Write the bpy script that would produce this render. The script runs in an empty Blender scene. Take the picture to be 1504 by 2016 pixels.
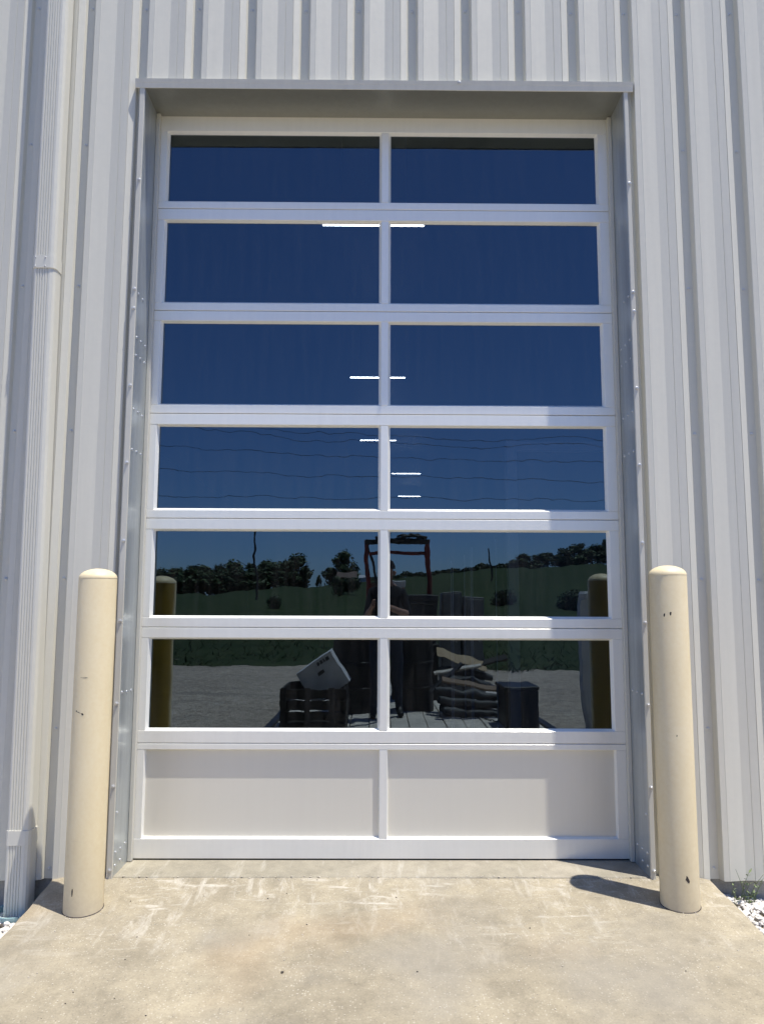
import bpy, bmesh, math, random
from mathutils import Vector, Matrix, noise
R = math.radians
rnd = random.Random(7)
SC = bpy.context.scene
COL = SC.collection

# ------------------------------------------------------------------ camera
cam_d = bpy.data.cameras.new('camera'); cam = bpy.data.objects.new('camera', cam_d); COL.objects.link(cam)
CX, CY, CZ = -0.0368, -4.2914, 1.3762
cam.location = (CX, CY, CZ)
pit, yaw, rol = 0.11503, -0.0073, 0.0035
rot = Matrix.Rotation(yaw, 3, 'Z') @ Matrix.Rotation(math.pi/2 + pit, 3, 'X') @ Matrix.Rotation(rol, 3, 'Z')
cam.rotation_euler = rot.to_euler()
cam_d.sensor_fit = 'VERTICAL'; cam_d.sensor_height = 24.0
cam_d.lens = 24.0*1513.9/2016.0
cam_d.clip_start = 0.02; cam_d.clip_end = 2000
SC.camera = cam
SC.render.resolution_x, SC.render.resolution_y = 763, 1024

# ------------------------------------------------------------------ sky, sun, exposure
SUN = Vector((1.6, -1.0, 6.6)).normalized()
W = bpy.data.worlds.new('World'); SC.world = W; W.use_nodes = True
nt = W.node_tree; nt.nodes.clear()
sky = nt.nodes.new('ShaderNodeTexSky'); sky.sky_type = 'NISHITA'; sky.sun_disc = False
sky.sun_elevation = math.asin(SUN.z)
sky.sun_rotation = math.atan2(SUN.x, SUN.y)
sky.altitude = 1200; sky.air_density = 1.0; sky.dust_density = 1.4; sky.ozone_density = 2.0
bg = nt.nodes.new('ShaderNodeBackground'); bg.inputs['Strength'].default_value = 0.09
out = nt.nodes.new('ShaderNodeOutputWorld')
tn = nt.nodes.new('ShaderNodeMix'); tn.data_type = 'RGBA'; tn.blend_type = 'MULTIPLY'; tn.inputs[0].default_value = 1; tn.inputs[7].default_value = (.80, 1.06, 1.58, 1)
nt.links.new(sky.outputs[0], tn.inputs[6]); nt.links.new(tn.outputs[2], bg.inputs[0]); nt.links.new(bg.outputs[0], out.inputs[0])
sd = bpy.data.lights.new('sun', 'SUN'); sd.energy = 5.0; sd.angle = R(0.53); sd.color = (1.0, 0.95, 0.87)
so = bpy.data.objects.new('sun', sd); COL.objects.link(so)
so.rotation_euler = SUN.to_track_quat('Z', 'Y').to_euler(); so.location = (10, -10, 30)
SC.view_settings.view_transform = 'Standard'; SC.view_settings.look = 'None'
SC.view_settings.exposure = 0.27; SC.view_settings.gamma = 1.0
SC.view_settings.use_curve_mapping = False
try:
    SC.cycles.use_denoising = True
    SC.cycles.max_bounces = 10; SC.cycles.transparent_max_bounces = 12
    SC.cycles.sample_clamp_indirect = 6
except Exception: pass

# ------------------------------------------------------------------ materials
def mat(name, col=(.5,.5,.5), rough=.6, metal=0., spec=.5):
    m = bpy.data.materials.new(name); m.use_nodes = True
    b = m.node_tree.nodes['Principled BSDF']
    b.inputs['Base Color'].default_value = (*col, 1); b.inputs['Roughness'].default_value = rough
    b.inputs['Metallic'].default_value = metal; b.inputs['Specular IOR Level'].default_value = spec
    return m, m.node_tree, b
class NT:
    def __init__(s, t): s.t = t
    def n(s, kind, **kw):
        nd = s.t.nodes.new('ShaderNode'+kind)
        for k, v in kw.items(): setattr(nd, k, v)
        return nd
    def l(s, a, b): s.t.links.new(a, b)
    def pos(s): return s.n('NewGeometry').outputs['Position']
    def obj(s): return s.n('TexCoord').outputs['Object']
    def mapv(s, v, scale=(1,1,1), loc=(0,0,0)):
        m = s.n('Mapping'); m.inputs['Scale'].default_value = scale; m.inputs['Location'].default_value = loc
        s.l(v, m.inputs[0]); return m.outputs[0]
    def noise(s, v, scale, detail=4, rough=.6, out='Fac', dist=0.):
        n = s.n('TexNoise'); n.inputs['Scale'].default_value = scale; n.inputs['Detail'].default_value = detail
        n.inputs['Roughness'].default_value = rough; n.inputs['Distortion'].default_value = dist
        s.l(v, n.inputs['Vector']); return n.outputs[out]
    def voro(s, v, scale, feat='F1', out='Distance', rand=1.):
        n = s.n('TexVoronoi', feature=feat); n.inputs['Scale'].default_value = scale
        n.inputs['Randomness'].default_value = rand
        s.l(v, n.inputs['Vector']); return n.outputs[out]
    def ramp(s, fac, stops):
        r = s.n('ValToRGB'); e = r.color_ramp.elements
        while len(e) < len(stops): e.new(.5)
        for k, (p, c) in enumerate(stops):
            e[k].position = p; e[k].color = (*c, 1) if len(c) == 3 else c
        s.l(fac, r.inputs[0]); return r.outputs[0]
    def mix(s, fac, a, b, mode='MIX'):
        m = s.n('Mix', data_type='RGBA', blend_type=mode)
        for inp, v in ((m.inputs[0], fac), (m.inputs[6], a), (m.inputs[7], b)):
            if isinstance(v, (int, float)): inp.default_value = v
            elif isinstance(v, tuple): inp.default_value = (*v, 1)
            else: s.l(v, inp)
        return m.outputs[2]
    def math(s, op, a, b=0.):
        m = s.n('Math', operation=op)
        for inp, v in ((m.inputs[0], a), (m.inputs[1], b)):
            if isinstance(v, (int, float)): inp.default_value = v
            else: s.l(v, inp)
        return m.outputs[0]
    def bump(s, h, strength, dist, bsdf):
        b = s.n('Bump'); b.inputs['Strength'].default_value = strength; b.inputs['Distance'].default_value = dist
        s.l(h, b.inputs['Height']); s.l(b.outputs[0], bsdf.inputs['Normal'])
def g(v): return (v, v, v)

M = {}
def streaky(name, col, rough, metal, var=.06, zs=.25, spec=.5, bump=0.):
    """painted or plated sheet metal: faint vertical streaks, dust and slight oil-canning"""
    m, t, b = mat(name, col, rough, metal, spec); k = NT(t)
    p = k.pos()
    st = k.noise(k.mapv(p, (9, 9, zs)), 3.0, 5, .65)
    sp = k.noise(p, 38, 3, .5)
    f = k.math('ADD', k.math('MULTIPLY', st, .7), k.math('MULTIPLY', sp, .3))
    lo = tuple(c*(1-var) for c in col); hi = tuple(min(1, c*(1+var)) for c in col)
    k.l(k.ramp(f, [(.32, lo), (.68, hi)]), b.inputs['Base Color'])
    r = k.ramp(sp, [(.3, g(rough*.85)), (.7, g(min(1, rough*1.15)))]); k.l(r, b.inputs['Roughness'])
    if bump: k.bump(k.noise(k.mapv(p, (3, 3, 1.2)), 2.2, 2, .5), bump, .004, b)
    M[name] = m; return m
streaky('panel', (.675, .652, .555), .45, 0., .035, bump=.25)
streaky('trim', (.60, .58, .50), .42, 0., .04, bump=.2)
streaky('downspout', (.68, .66, .57), .42, 0., .05, bump=.15)
streaky('door', (.88, .87, .805), .33, .18, .025, bump=.08)
streaky('galv', (.50, .53, .53), .36, .60, .16, .5, bump=.3)
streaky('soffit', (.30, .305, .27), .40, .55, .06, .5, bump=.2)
streaky('door_panel', (.80, .77, .675), .36, .25, .012, bump=.08)
streaky('screw', (.62, .62, .60), .35, .4, .08)
streaky('zinc', (.75, .76, .77), .3, .8, .08)
streaky('rubber', (.025, .025, .027), .7, 0., .2)
streaky('drain', (.30, .46, .47), .5, 0., .15)

def concrete(name, tint, warm, apron=False):
    m, t, b = mat(name, tint, .85, 0., .3); k = NT(t); p = k.pos()
    big = k.noise(p, 1.6, 6, .62); mid = k.noise(p, 9, 6, .7); fine = k.noise(p, 120, 4, .7)
    c = k.ramp(big, [(.30, tuple(x*.80 for x in tint)), (.48, tint), (.70, tuple(min(1, x*1.16) for x in warm))])
    c = k.mix(.7, c, k.ramp(mid, [(.3, g(.36)), (.5, g(.5)), (.72, g(.62))]), 'OVERLAY')
    c = k.mix(.42, c, k.ramp(fine, [(.28, g(.30)), (.5, g(.5)), (.72, g(.68))]), 'OVERLAY')
    if apron:
        # worn paste: pale aggregate and sand specks showing through
        v = k.voro(p, 105); vc = k.voro(p, 105, out='Color')
        sep = k.n('SeparateColor'); k.l(vc, sep.inputs[0])
        big_m = k.ramp(k.noise(p, 3.2, 4, .6), [(.38, g(0)), (.62, g(1))])
        spk = k.math('MULTIPLY', k.math('LESS_THAN', v, .36), k.math('GREATER_THAN', sep.outputs[0], .80))
        spk = k.math('MULTIPLY', spk, k.math('ADD', k.math('MULTIPLY', big_m, .6), .25))
        c = k.mix(k.math('MULTIPLY', spk, .5), c, (.66, .61, .51))
        dk = k.math('MULTIPLY', k.math('LESS_THAN', v, .30), k.math('LESS_THAN', sep.outputs[1], .07))
        c = k.mix(k.math('MULTIPLY', dk, .6), c, (.16, .135, .11))
        # broad greyer tyre-worn patches and an iron stain
        ir = k.ramp(k.noise(k.mapv(p, (1, 1, 1), (3.1, .4, 0)), 1.1, 3, .5), [(.58, g(0)), (.75, g(1))])
        c = k.mix(k.math('MULTIPLY', ir, .32), c, (.42, .29, .16))
        gr = k.ramp(k.noise(k.mapv(p, (1, 1, 1), (9.3, 4, 0)), 1.5, 4, .55), [(.50, g(0)), (.68, g(1))])
        c = k.mix(k.math('MULTIPLY', gr, .45), c, (.28, .26, .22))
        # chalky scrape marks close to the door sill, dragged outwards
        sx = k.n('SeparateXYZ'); k.l(p, sx.inputs[0])
        band = k.ramp(k.math('ADD', k.math('MULTIPLY', sx.outputs[1], 1.0), 1.15), [(.0, g(0)), (.25, g(.35)), (.72, g(1)), (.9, g(.7))])
        sm = k.noise(k.mapv(p, (9, 2.4, 1), (2, 0, 0)), 1.5, 6, .75, dist=.5)
        sm2 = k.noise(k.mapv(p, (1.6, 7, 1), (4, 2, 0)), 2.4, 6, .75, dist=.4)
        smm = k.math('MAXIMUM', k.ramp(sm, [(.52, g(0)), (.68, g(1))]), k.ramp(sm2, [(.55, g(0)), (.66, g(1))]))
        c = k.mix(k.math('MULTIPLY', k.math('MULTIPLY', smm, k.math('MULTIPLY', band, k.ramp(k.noise(k.mapv(p, (1, 1, 1), (5, 1, 0)), 2.1, 3, .5), [(.40, g(.15)), (.62, g(1))]))), .80), c, (.62, .58, .50))
    else:
        st = k.noise(k.mapv(p, (7, 1, 1)), 2.2, 5, .7)
        c = k.mix(k.math('MULTIPLY', k.ramp(st, [(.55, g(0)), (.7, g(1))]), .4), c, (.56, .53, .46))
    k.l(c, b.inputs['Base Color'])
    h = k.math('ADD', k.math('MULTIPLY', mid, .6), k.math('MULTIPLY', fine, .5))
    k.bump(h, .55, .004, b)
    M[name] = m
concrete('apron', (.312, .272, .195), (.345, .30, .212), True)
concrete('slab', (.30, .272, .208), (.325, .292, .228))
concrete('foundation', (.33, .32, .29), (.36, .34, .30))

def bollard_paint():
    m, t, b = mat('bollard', (.80, .69, .50), .48, 0., .45); k = NT(t); p = k.pos()
    n1 = k.noise(k.mapv(p, (3, 3, 1)), 2.2, 4, .6); n2 = k.noise(p, 55, 4, .6)
    c = k.ramp(n1, [(.3, (.775, .645, .395)), (.7, (.82, .70, .455))])
    c = k.mix(.18, c, k.ramp(n2, [(.3, g(.35)), (.7, g(.65))]), 'OVERLAY')
    sc_ = k.noise(k.mapv(p, (2.5, 2.5, 30), (0, 0, 3)), 2.0, 6, .75)
    c = k.mix(k.ramp(sc_, [(.62, g(0)), (.70, g(.22))]), c, (.62, .52, .36))
    # grime splashed up from the slab
    sx = k.n('SeparateXYZ'); k.l(p, sx.inputs[0])
    low = k.ramp(k.math('ADD', sx.outputs[2], k.math('MULTIPLY', n2, .10)), [(.0, g(.55)), (.10, g(.25)), (.35, g(0))])
    c = k.mix(low, c, (.50, .43, .32))
    k.l(c, b.inputs['Base Color']); k.bump(n2, .12, .003, b)
    M['bollard_cap'] = m
    # the posts were repainted cream from the front only: old safety yellow still covers the back
    m = m.copy(); t = m.node_tree; k = NT(t); b = t.nodes['Principled BSDF']; p = k.pos()
    old = b.inputs['Base Color'].links[0].from_socket
    sx = k.n('SeparateXYZ'); k.l(p, sx.inputs[0])
    e = k.math('ADD', k.math('MULTIPLY', k.math('ADD', sx.outputs[1], .522), 40.), k.math('MULTIPLY', k.math('SUBTRACT', k.noise(k.mapv(p, (4, 4, 1)), 6, 5, .7), .5), 1.6))
    cl = k.n('Clamp'); k.l(e, cl.inputs[0])
    k.l(k.mix(cl.outputs[0], old, (.40, .255, .03)), b.inputs['Base Color'])
    M['bollard'] = m
bollard_paint()

def glass_mat():
    m = bpy.data.materials.new('tinted_glass'); m.use_nodes = True; t = m.node_tree; t.nodes.clear(); k = NT(t)
    o = k.n('OutputMaterial'); tr = k.n('BsdfTransparent'); tr.inputs[0].default_value = (.24, .26, .285, 1)
    gl = k.n('BsdfGlossy'); gl.inputs['Roughness'].default_value = 0.; gl.inputs['Color'].default_value = (.68, .87, 1, 1)
    # roller-wave of the tempered lites: the normal wanders by a fraction of a degree
    geo = k.n('NewGeometry')
    dt = k.n('VectorMath', operation='DOT_PRODUCT'); k.l(geo.outputs['Incoming'], dt.inputs[0]); k.l(geo.outputs['Normal'], dt.inputs[1])
    fac = k.math('ADD', .145, k.math('MULTIPLY', .855, k.math('POWER', k.math('SUBTRACT', 1., k.math('ABSOLUTE', dt.outputs['Value'])), 5.)))
    n1 = k.noise(k.mapv(geo.outputs['Position'], (1, 1, 1)), 9.0, 2, .5, out='Color')
    n2 = k.noise(k.mapv(geo.outputs['Position'], (1, 1, 1)), 2.2, 1, .5, out='Color')
    a = k.n('VectorMath', operation='SUBTRACT'); k.l(n1, a.inputs[0]); a.inputs[1].default_value = (.5, .5, .5)
    sc_ = k.n('VectorMath', operation='MULTIPLY'); k.l(a.outputs[0], sc_.inputs[0]); sc_.inputs[1].default_value = (.0055, 0, .0055)
    a2 = k.n('VectorMath', operation='SUBTRACT'); k.l(n2, a2.inputs[0]); a2.inputs[1].default_value = (.5, .5, .5)
    sc2 = k.n('VectorMath', operation='MULTIPLY'); k.l(a2.outputs[0], sc2.inputs[0]); sc2.inputs[1].default_value = (.008, 0, .008)
    s1 = k.n('VectorMath', operation='ADD'); k.l(sc_.outputs[0], s1.inputs[0]); k.l(sc2.outputs[0], s1.inputs[1])
    s2 = k.n('VectorMath', operation='ADD'); k.l(geo.outputs['Normal'], s2.inputs[0]); k.l(s1.outputs[0], s2.inputs[1])
    nn = k.n('VectorMath', operation='NORMALIZE'); k.l(s2.outputs[0], nn.inputs[0])
    k.l(nn.outputs[0], gl.inputs['Normal'])
    mx = k.n('MixShader'); k.l(fac, mx.inputs[0]); k.l(tr.outputs[0], mx.inputs[1]); k.l(gl.outputs[0], mx.inputs[2])
    # a thin film of dust and dried rain streaks
    du = k.n('BsdfDiffuse'); du.inputs[0].default_value = (.62, .60, .56, 1)
    dn = k.noise(k.mapv(geo.outputs['Position'], (7, 1, .7)), 3., 6, .7); d2 = k.noise(geo.outputs['Position'], 90, 3, .6)
    df = k.math('ADD', k.math('MULTIPLY', k.ramp(dn, [(.40, g(0)), (.75, g(1))]), .022), k.math('MULTIPLY', k.ramp(d2, [(.66, g(0)), (.80, g(1))]), .03))
    m3 = k.n('MixShader'); k.l(df, m3.inputs[0]); k.l(mx.outputs[0], m3.inputs[1]); k.l(du.outputs[0], m3.inputs[2])
    k.l(m3.outputs[0], o.inputs[0]); M['glass'] = m
glass_mat()

def simple(name, col, rough=.7, var=.2, scale=6, metal=0.):
    m, t, b = mat(name, col, rough, metal, .4); k = NT(t); n = k.noise(k.obj(), scale, 5, .65)
    k.l(k.ramp(n, [(.3, tuple(c*(1-var) for c in col)), (.7, tuple(min(1, c*(1+var)) for c in col))]), b.inputs['Base Color'])
    k.bump(n, .2, .01, b); M[name] = m; return m
simple('dark_chip', (.05, .04, .035), .8, .3, 60)
simple('rock', (.66, .63, .58), .9, .14, 30)
simple('crumb', (.50, .45, .36), .9, .2, 30)
simple('rock_dark', (.07, .06, .05), .9, .3, 40)
simple('leaf', (.05, .09, .025), .6, .4, 1.2)
simple('leaf_dark', (.035, .062, .02), .65, .4, .8)
simple('weed', (.16, .21, .09), .6, .3, 20)
simple('bark', (.09, .07, .05), .9, .3, 8)
simple('pole_wood', (.10, .08, .065), .9, .3, 5)
simple('wire', (.015, .015, .017), .5, .1, 3)
simple('plank', (.60, .55, .49), .85, .22, 7)
simple('rust_red', (.20, .025, .02), .55, .4, 5)
simple('black_steel', (.02, .02, .022), .5, .3, 8)
simple('crate', (.03, .028, .026), .8, .3, 9)
simple('white_box', (.62, .62, .64), .7, .06, 5)
simple('cardboard', (.45, .34, .22), .85, .1, 9)
simple('tarp', (.05, .055, .065), .6, .4, 9)
simple('grey_steel', (.17, .18, .19), .5, .15, 5)
simple('orange', (.55, .17, .03), .5, .1, 5)
simple('tyre', (.015, .015, .015), .9, .2, 20)
simple('white_plastic', (.55, .57, .60), .5, .08, 6)
simple('shirt', (.015, .017, .025), .9, .3, 30)
simple('jeans', (.03, .04, .065), .9, .3, 40)
simple('skin', (.50, .29, .21), .55, .06, 30)
simple('hair', (.025, .018, .012), .6, .3, 60)
simple('phone', (.012, .012, .014), .25, .1, 10)
simple('house_wall', (.25, .18, .13), .85, .1, 3)
simple('roof', (.16, .11, .09), .8, .2, 4)
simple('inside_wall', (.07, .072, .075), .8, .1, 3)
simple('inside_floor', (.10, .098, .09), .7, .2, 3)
simple('inside_grey', (.32, .33, .35), .7, .05, 3)
simple('inside_white', (.84, .85, .86), .7, .05, 3)

def ground_mat(name, cols, scale, bump, extra=None):
    m, t, b = mat(name, cols[1], .95, 0., .2); k = NT(t); p = k.pos()
    a = k.noise(p, scale, 6, .7); f = k.noise(p, scale*9, 4, .7); big = k.noise(p, scale*.08, 4, .6)
    c = k.ramp(a, [(.28, cols[0]), (.5, cols[1]), (.72, cols[2])])
    c = k.mix(.6, c, k.ramp(f, [(.28, g(.25)), (.5, g(.5)), (.72, g(.72))]), 'OVERLAY')
    c = k.mix(.6, c, k.ramp(big, [(.3, g(.36)), (.7, g(.62))]), 'OVERLAY')
    if extra:
        v = k.voro(k.mapv(p, (1, 1, .3)), 26, out='Color'); sp_ = k.n('SeparateColor'); k.l(v, sp_.inputs[0])
        c = k.mix(.55, c, k.ramp(sp_.outputs[0], [(.0, g(.16)), (.3, g(.45)), (1, g(.66))]), 'OVERLAY')
        w = k.noise(k.mapv(p, (.25, 1.4, 1)), 1.3, 5, .7)
        c = k.mix(k.ramp(w, [(.52, g(0)), (.70, g(.55))]), c, (.20, .18, .16))
        f = k.math('ADD', f, k.voro(p, 26))
    k.l(c, b.inputs['Base Color']); k.bump(f, .8, bump, b); M[name] = m
ground_mat('gravel', [(.34, .275, .21), (.50, .425, .34), (.62, .54, .44)], 5, .03, True)
ground_mat('grass', [(.018, .034, .010), (.034, .056, .017), (.062, .078, .027)], .7, .05)

def emit(name, col, s):
    m = bpy.data.materials.new(name); m.use_nodes = True; t = m.node_tree; t.nodes.clear(); k = NT(t)
    o = k.n('OutputMaterial'); e = k.n('Emission'); e.inputs[0].default_value = (*col, 1); e.inputs[1].default_value = s
    k.l(e.outputs[0], o.inputs[0]); M[name] = m
emit('tube_light', (.92, .97, 1.0), 24)

# ------------------------------------------------------------------ mesh helpers
class MB:
    def __init__(s): s.v = []; s.f = []; s.mi = []
    def add(s, vs, fs, mi=0):
        o = len(s.v); s.v += [tuple(v) for v in vs]; s.f += [tuple(i+o for i in f) for f in fs]; s.mi += [mi]*len(fs); return s
    def box(s, x0, x1, y0, y1, z0, z1, mi=0, rotm=None, at=None):
        vs = [(x, y, z) for z in (z0, z1) for y in (y0, y1) for x in (x0, x1)]
        if rotm is not None: vs = [rotm @ Vector(v) for v in vs]
        if at is not None: vs = [Vector(v)+Vector(at) for v in vs]
        return s.add(vs, [(0,2,3,1), (4,5,7,6), (0,1,5,4), (2,6,7,3), (0,4,6,2), (1,3,7,5)], mi)
    def cbox(s, x0, x1, y0, y1, z0, z1, c=.003, mi=0, rotm=None, at=None):
        """box with chamfered edges (octagon loops)"""
        bm = bmesh.new(); r = bmesh.ops.create_cube(bm, size=1)
        for v in bm.verts: v.co = Vector(((x0+x1)/2+v.co.x*(x1-x0), (y0+y1)/2+v.co.y*(y1-y0), (z0+z1)/2+v.co.z*(z1-z0)))
        bmesh.ops.bevel(bm, geom=bm.edges[:], offset=c, segments=1, affect='EDGES', profile=.5)
        bm.verts.ensure_lookup_table(); vs = [v.co.copy() for v in bm.verts]; fs = [[v.index for v in f.verts] for f in bm.faces]; bm.free()
        if rotm is not None: vs = [rotm @ v for v in vs]
        if at is not None: vs = [v+Vector(at) for v in vs]
        return s.add(vs, fs, mi)
    def tube(s, pts, rad, n=8, cap=True, mi=0):
        pts = [Vector(p) for p in pts]; rs = rad if isinstance(rad, (list, tuple)) else [rad]*len(pts)
        o = len(s.v); up = Vector((0, 0, 1)); prev = None
        for i, p in enumerate(pts):
            d = (pts[min(i+1, len(pts)-1)] - pts[max(i-1, 0)]).normalized()
            if prev is None:
                a = d.cross(up)
                if a.length < .05: a = d.cross(Vector((1, 0, 0)))
            else: a = prev - d*prev.dot(d)
            a.normalize(); prev = a; b = d.cross(a)
            for k in range(n):
                t = 2*math.pi*k/n; s.v.append(tuple(p + (a*math.cos(t)+b*math.sin(t))*rs[i]))
        for i in range(len(pts)-1):
            for k in range(n):
                s.f.append((o+i*n+k, o+i*n+(k+1) % n, o+(i+1)*n+(k+1) % n, o+(i+1)*n+k)); s.mi.append(mi)
        if cap:
            s.f.append(tuple(o+k for k in reversed(range(n)))); s.f.append(tuple(o+(len(pts)-1)*n+k for k in range(n))); s.mi += [mi]*2
        return s
    def lathe(s, prof, n=24, at=(0,0,0), mi=0, rotm=None):
        o = len(s.v)
        for r, z in prof:
            for k in range(n):
                t = 2*math.pi*k/n; v = Vector((r*math.cos(t), r*math.sin(t), z))
                if rotm is not None: v = rotm @ v
                s.v.append(tuple(v+Vector(at)))
        for i in range(len(prof)-1):
            for k in range(n):
                s.f.append((o+i*n+k, o+i*n+(k+1) % n, o+(i+1)*n+(k+1) % n, o+(i+1)*n+k)); s.mi.append(mi)
        s.f.append(tuple(o+k for k in reversed(range(n)))); s.f.append(tuple(o+(len(prof)-1)*n+k for k in range(n))); s.mi += [mi]*2
        return s
    def extrude(s, poly, axis, a0, a1, mi=0, closed=True):
        """poly of (u,v): axis 'x' -> (y,z), 'z' -> (x,y)"""
        n = len(poly); f3 = (lambda a, u, v: (a, u, v)) if axis == 'x' else (lambda a, u, v: (u, v, a))
        vs = [f3(a0, u, v) for u, v in poly] + [f3(a1, u, v) for u, v in poly]
        fs = [(k, (k+1) % n, n+(k+1) % n, n+k) for k in range(n if closed else n-1)]
        if closed: fs += [tuple(reversed(range(n))), tuple(range(n, 2*n))]
        return s.add(vs, fs, mi)
    def mesh(s, name, mats, smooth=False, fix=True):
        me = bpy.data.meshes.new(name); me.from_pydata(s.v, [], s.f)
        for m in (mats if isinstance(mats, (list, tuple)) else [mats]): me.materials.append(M[m])
        me.polygons.foreach_set('material_index', s.mi)
        if fix:
            bm = bmesh.new(); bm.from_mesh(me); bmesh.ops.recalc_face_normals(bm, faces=bm.faces); bm.to_mesh(me); bm.free()
        if smooth:
            me.polygons.foreach_set('use_smooth', [True]*len(me.polygons))
            try: me.set_sharp_from_angle(angle=R(38))
            except Exception: pass
        me.update(); return me
    def build(s, name, mats, parent=None, smooth=False, loc=None, fix=True):
        return link(name, s.mesh(name, mats, smooth, fix), parent, loc)
def link(name, me, parent=None, loc=None, rotm=None):
    o = bpy.data.objects.new(name, me); COL.objects.link(o)
    if parent is not None:
        o.parent = parent; o.matrix_parent_inverse = world_of(parent).inverted()
    if loc is not None: o.location = loc
    if rotm is not None: o.rotation_euler = rotm.to_euler()
    return o
def world_of(o):
    m = Matrix.LocRotScale(o.location, o.rotation_euler, o.scale)
    return (world_of(o.parent) @ o.matrix_parent_inverse @ m) if o.parent else m
def empty(name, loc=(0,0,0)):
    o = bpy.data.objects.new(name, None); o.empty_display_size = .1; COL.objects.link(o); o.location = loc; return o
def tag(o, label=None, cat=None, group=None, kind=None):
    for k, v in (('label', label), ('category', cat), ('group', group), ('kind', kind)):
        if v: o[k] = v
    return o

# ================================================================== the ground
GZ = -.20                                     # gravel level round the building
ap = MB(); nx, ny = 84, 66
def apz(x, y):
    t = -.252-y
    z = -.004-.078*max(0,t) + .0075*(x-1.386)*min(1, max(0, t)/.3) + .0035*(noise.noise(Vector((x*1.7, y*1.7, 2)))) + .0012*noise.noise(Vector((x*9, y*9, 5)))
    return z
AX, AY0, AY1 = 1.645, -.247, -2.65
vs = []
for j in range(ny+1):
    y = AY0+(AY1-AY0)*j/ny
    for i in range(nx+1):
        x = -AX+2*AX*i/nx; e = AX-abs(x); xx = x
        z = apz(x, y)
        if e < .02: z -= .008; xx += .006*noise.noise(Vector((y*9, x, 1)))
        vs.append((xx, y, z))
fs = [(j*(nx+1)+i, j*(nx+1)+i+1, (j+1)*(nx+1)+i+1, (j+1)*(nx+1)+i) for j in range(ny) for i in range(nx)]
o0 = len(vs); loop = [j*(nx+1) for j in range(ny+1)] + [ny*(nx+1)+i for i in range(1, nx+1)] + [j*(nx+1)+nx for j in range(ny-1, -1, -1)] + [i for i in range(nx-1, 0, -1)]
for q in loop: vs.append((vs[q][0], vs[q][1], -.5))
n = len(loop)
fs += [(loop[k], loop[(k+1) % n], o0+(k+1) % n, o0+k) for k in range(n)]
ap.add(vs, fs); apron = ap.build('concrete_apron', 'apron', smooth=True); tag(apron, 'worn beige concrete apron in front of the overhead door', kind='structure')
fl = MB().cbox(-1.42, 1.42, -.250, .6, -.4, 0.0, .004).box(-9, 9, .6, 50, -.4, -.002, 1)
tag(fl.build('floor', ['slab', 'inside_floor']), 'smooth concrete floor edge under the door', kind='structure')
# broken mortar crumbs along the joint between floor and apron
yd = MB(); N = 40
vs = []; xs = [-70+140*i/N for i in range(N+1)]; ys = [-.19, -.6, -1.2, -2, -3, -4, -6, -8, -10, -12, -14, -16.5, -19]
for y in ys:
    for x in xs: vs.append((x, y, GZ-.005 + .02*noise.noise(Vector((x*.3, y*.5, 0)))))
yd.add(vs, [(j*(N+1)+i, j*(N+1)+i+1, (j+1)*(N+1)+i+1, (j+1)*(N+1)+i) for j in range(len(ys)-1) for i in range(N)])
tag(yd.build('gravel_yard', 'gravel'), 'pale gravel yard around the building', kind='structure')

def terrain(x, y):
    s = max(0., -(y+10)); t = min(1., s/190.); sm = t*t*(3-2*t)
    ridge = max(2.8, min(13., 6.6+.075*x))
    z = GZ-.10 + min(1, s/6)*.12 + (ridge+.2)*sm*1.0
    z += .25*noise.noise(Vector((x*.06, y*.06, 3)))*min(1, s/12) + .07*noise.noise(Vector((x*.5, y*.5, 1)))
    if s > 205: z -= (s-205)*.03
    return z
gr = MB(); vs = []; NX = 150
gx = [-300+600*i/NX for i in range(NX+1)]; gy = [-9.5-.35*j for j in range(24)] + [-18-3.4*j for j in range(100)]
for y in gy:
    for x in gx: vs.append((x, y, terrain(x, y)))
gr.add(vs, [(j*(NX+1)+i, j*(NX+1)+i+1, (j+1)*(NX+1)+i+1, (j+1)*(NX+1)+i) for j in range(len(gy)-1) for i in range(NX)])
tag(gr.build('grass_field', 'grass', smooth=True), 'green pasture rising to a low ridge', kind='structure')
def blades():
    b = MB(); r = random.Random(3)
    for i in range(6000):
        y = -13.4 - 26*r.random()**1.7; x = r.uniform(-.42, .42)*(abs(y)+5); z = terrain(x, y)-.03
        if z < GZ-.03: continue
        h = r.uniform(.08, .24); a = r.uniform(0, math.pi); w = r.uniform(.01, .03); lx, ly = r.uniform(-.3, .3), r.uniform(-.3, .3)
        b.add([(x-w*math.cos(a), y-w*math.sin(a), z), (x+w*math.cos(a), y+w*math.sin(a), z), (x+lx, y+ly, z+h)], [(0, 1, 2)])
    tag(b.build('field_grass', 'grass', fix=False), 'long grass tufts along the yard edge', 'grass', kind='stuff')
blades()

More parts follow.
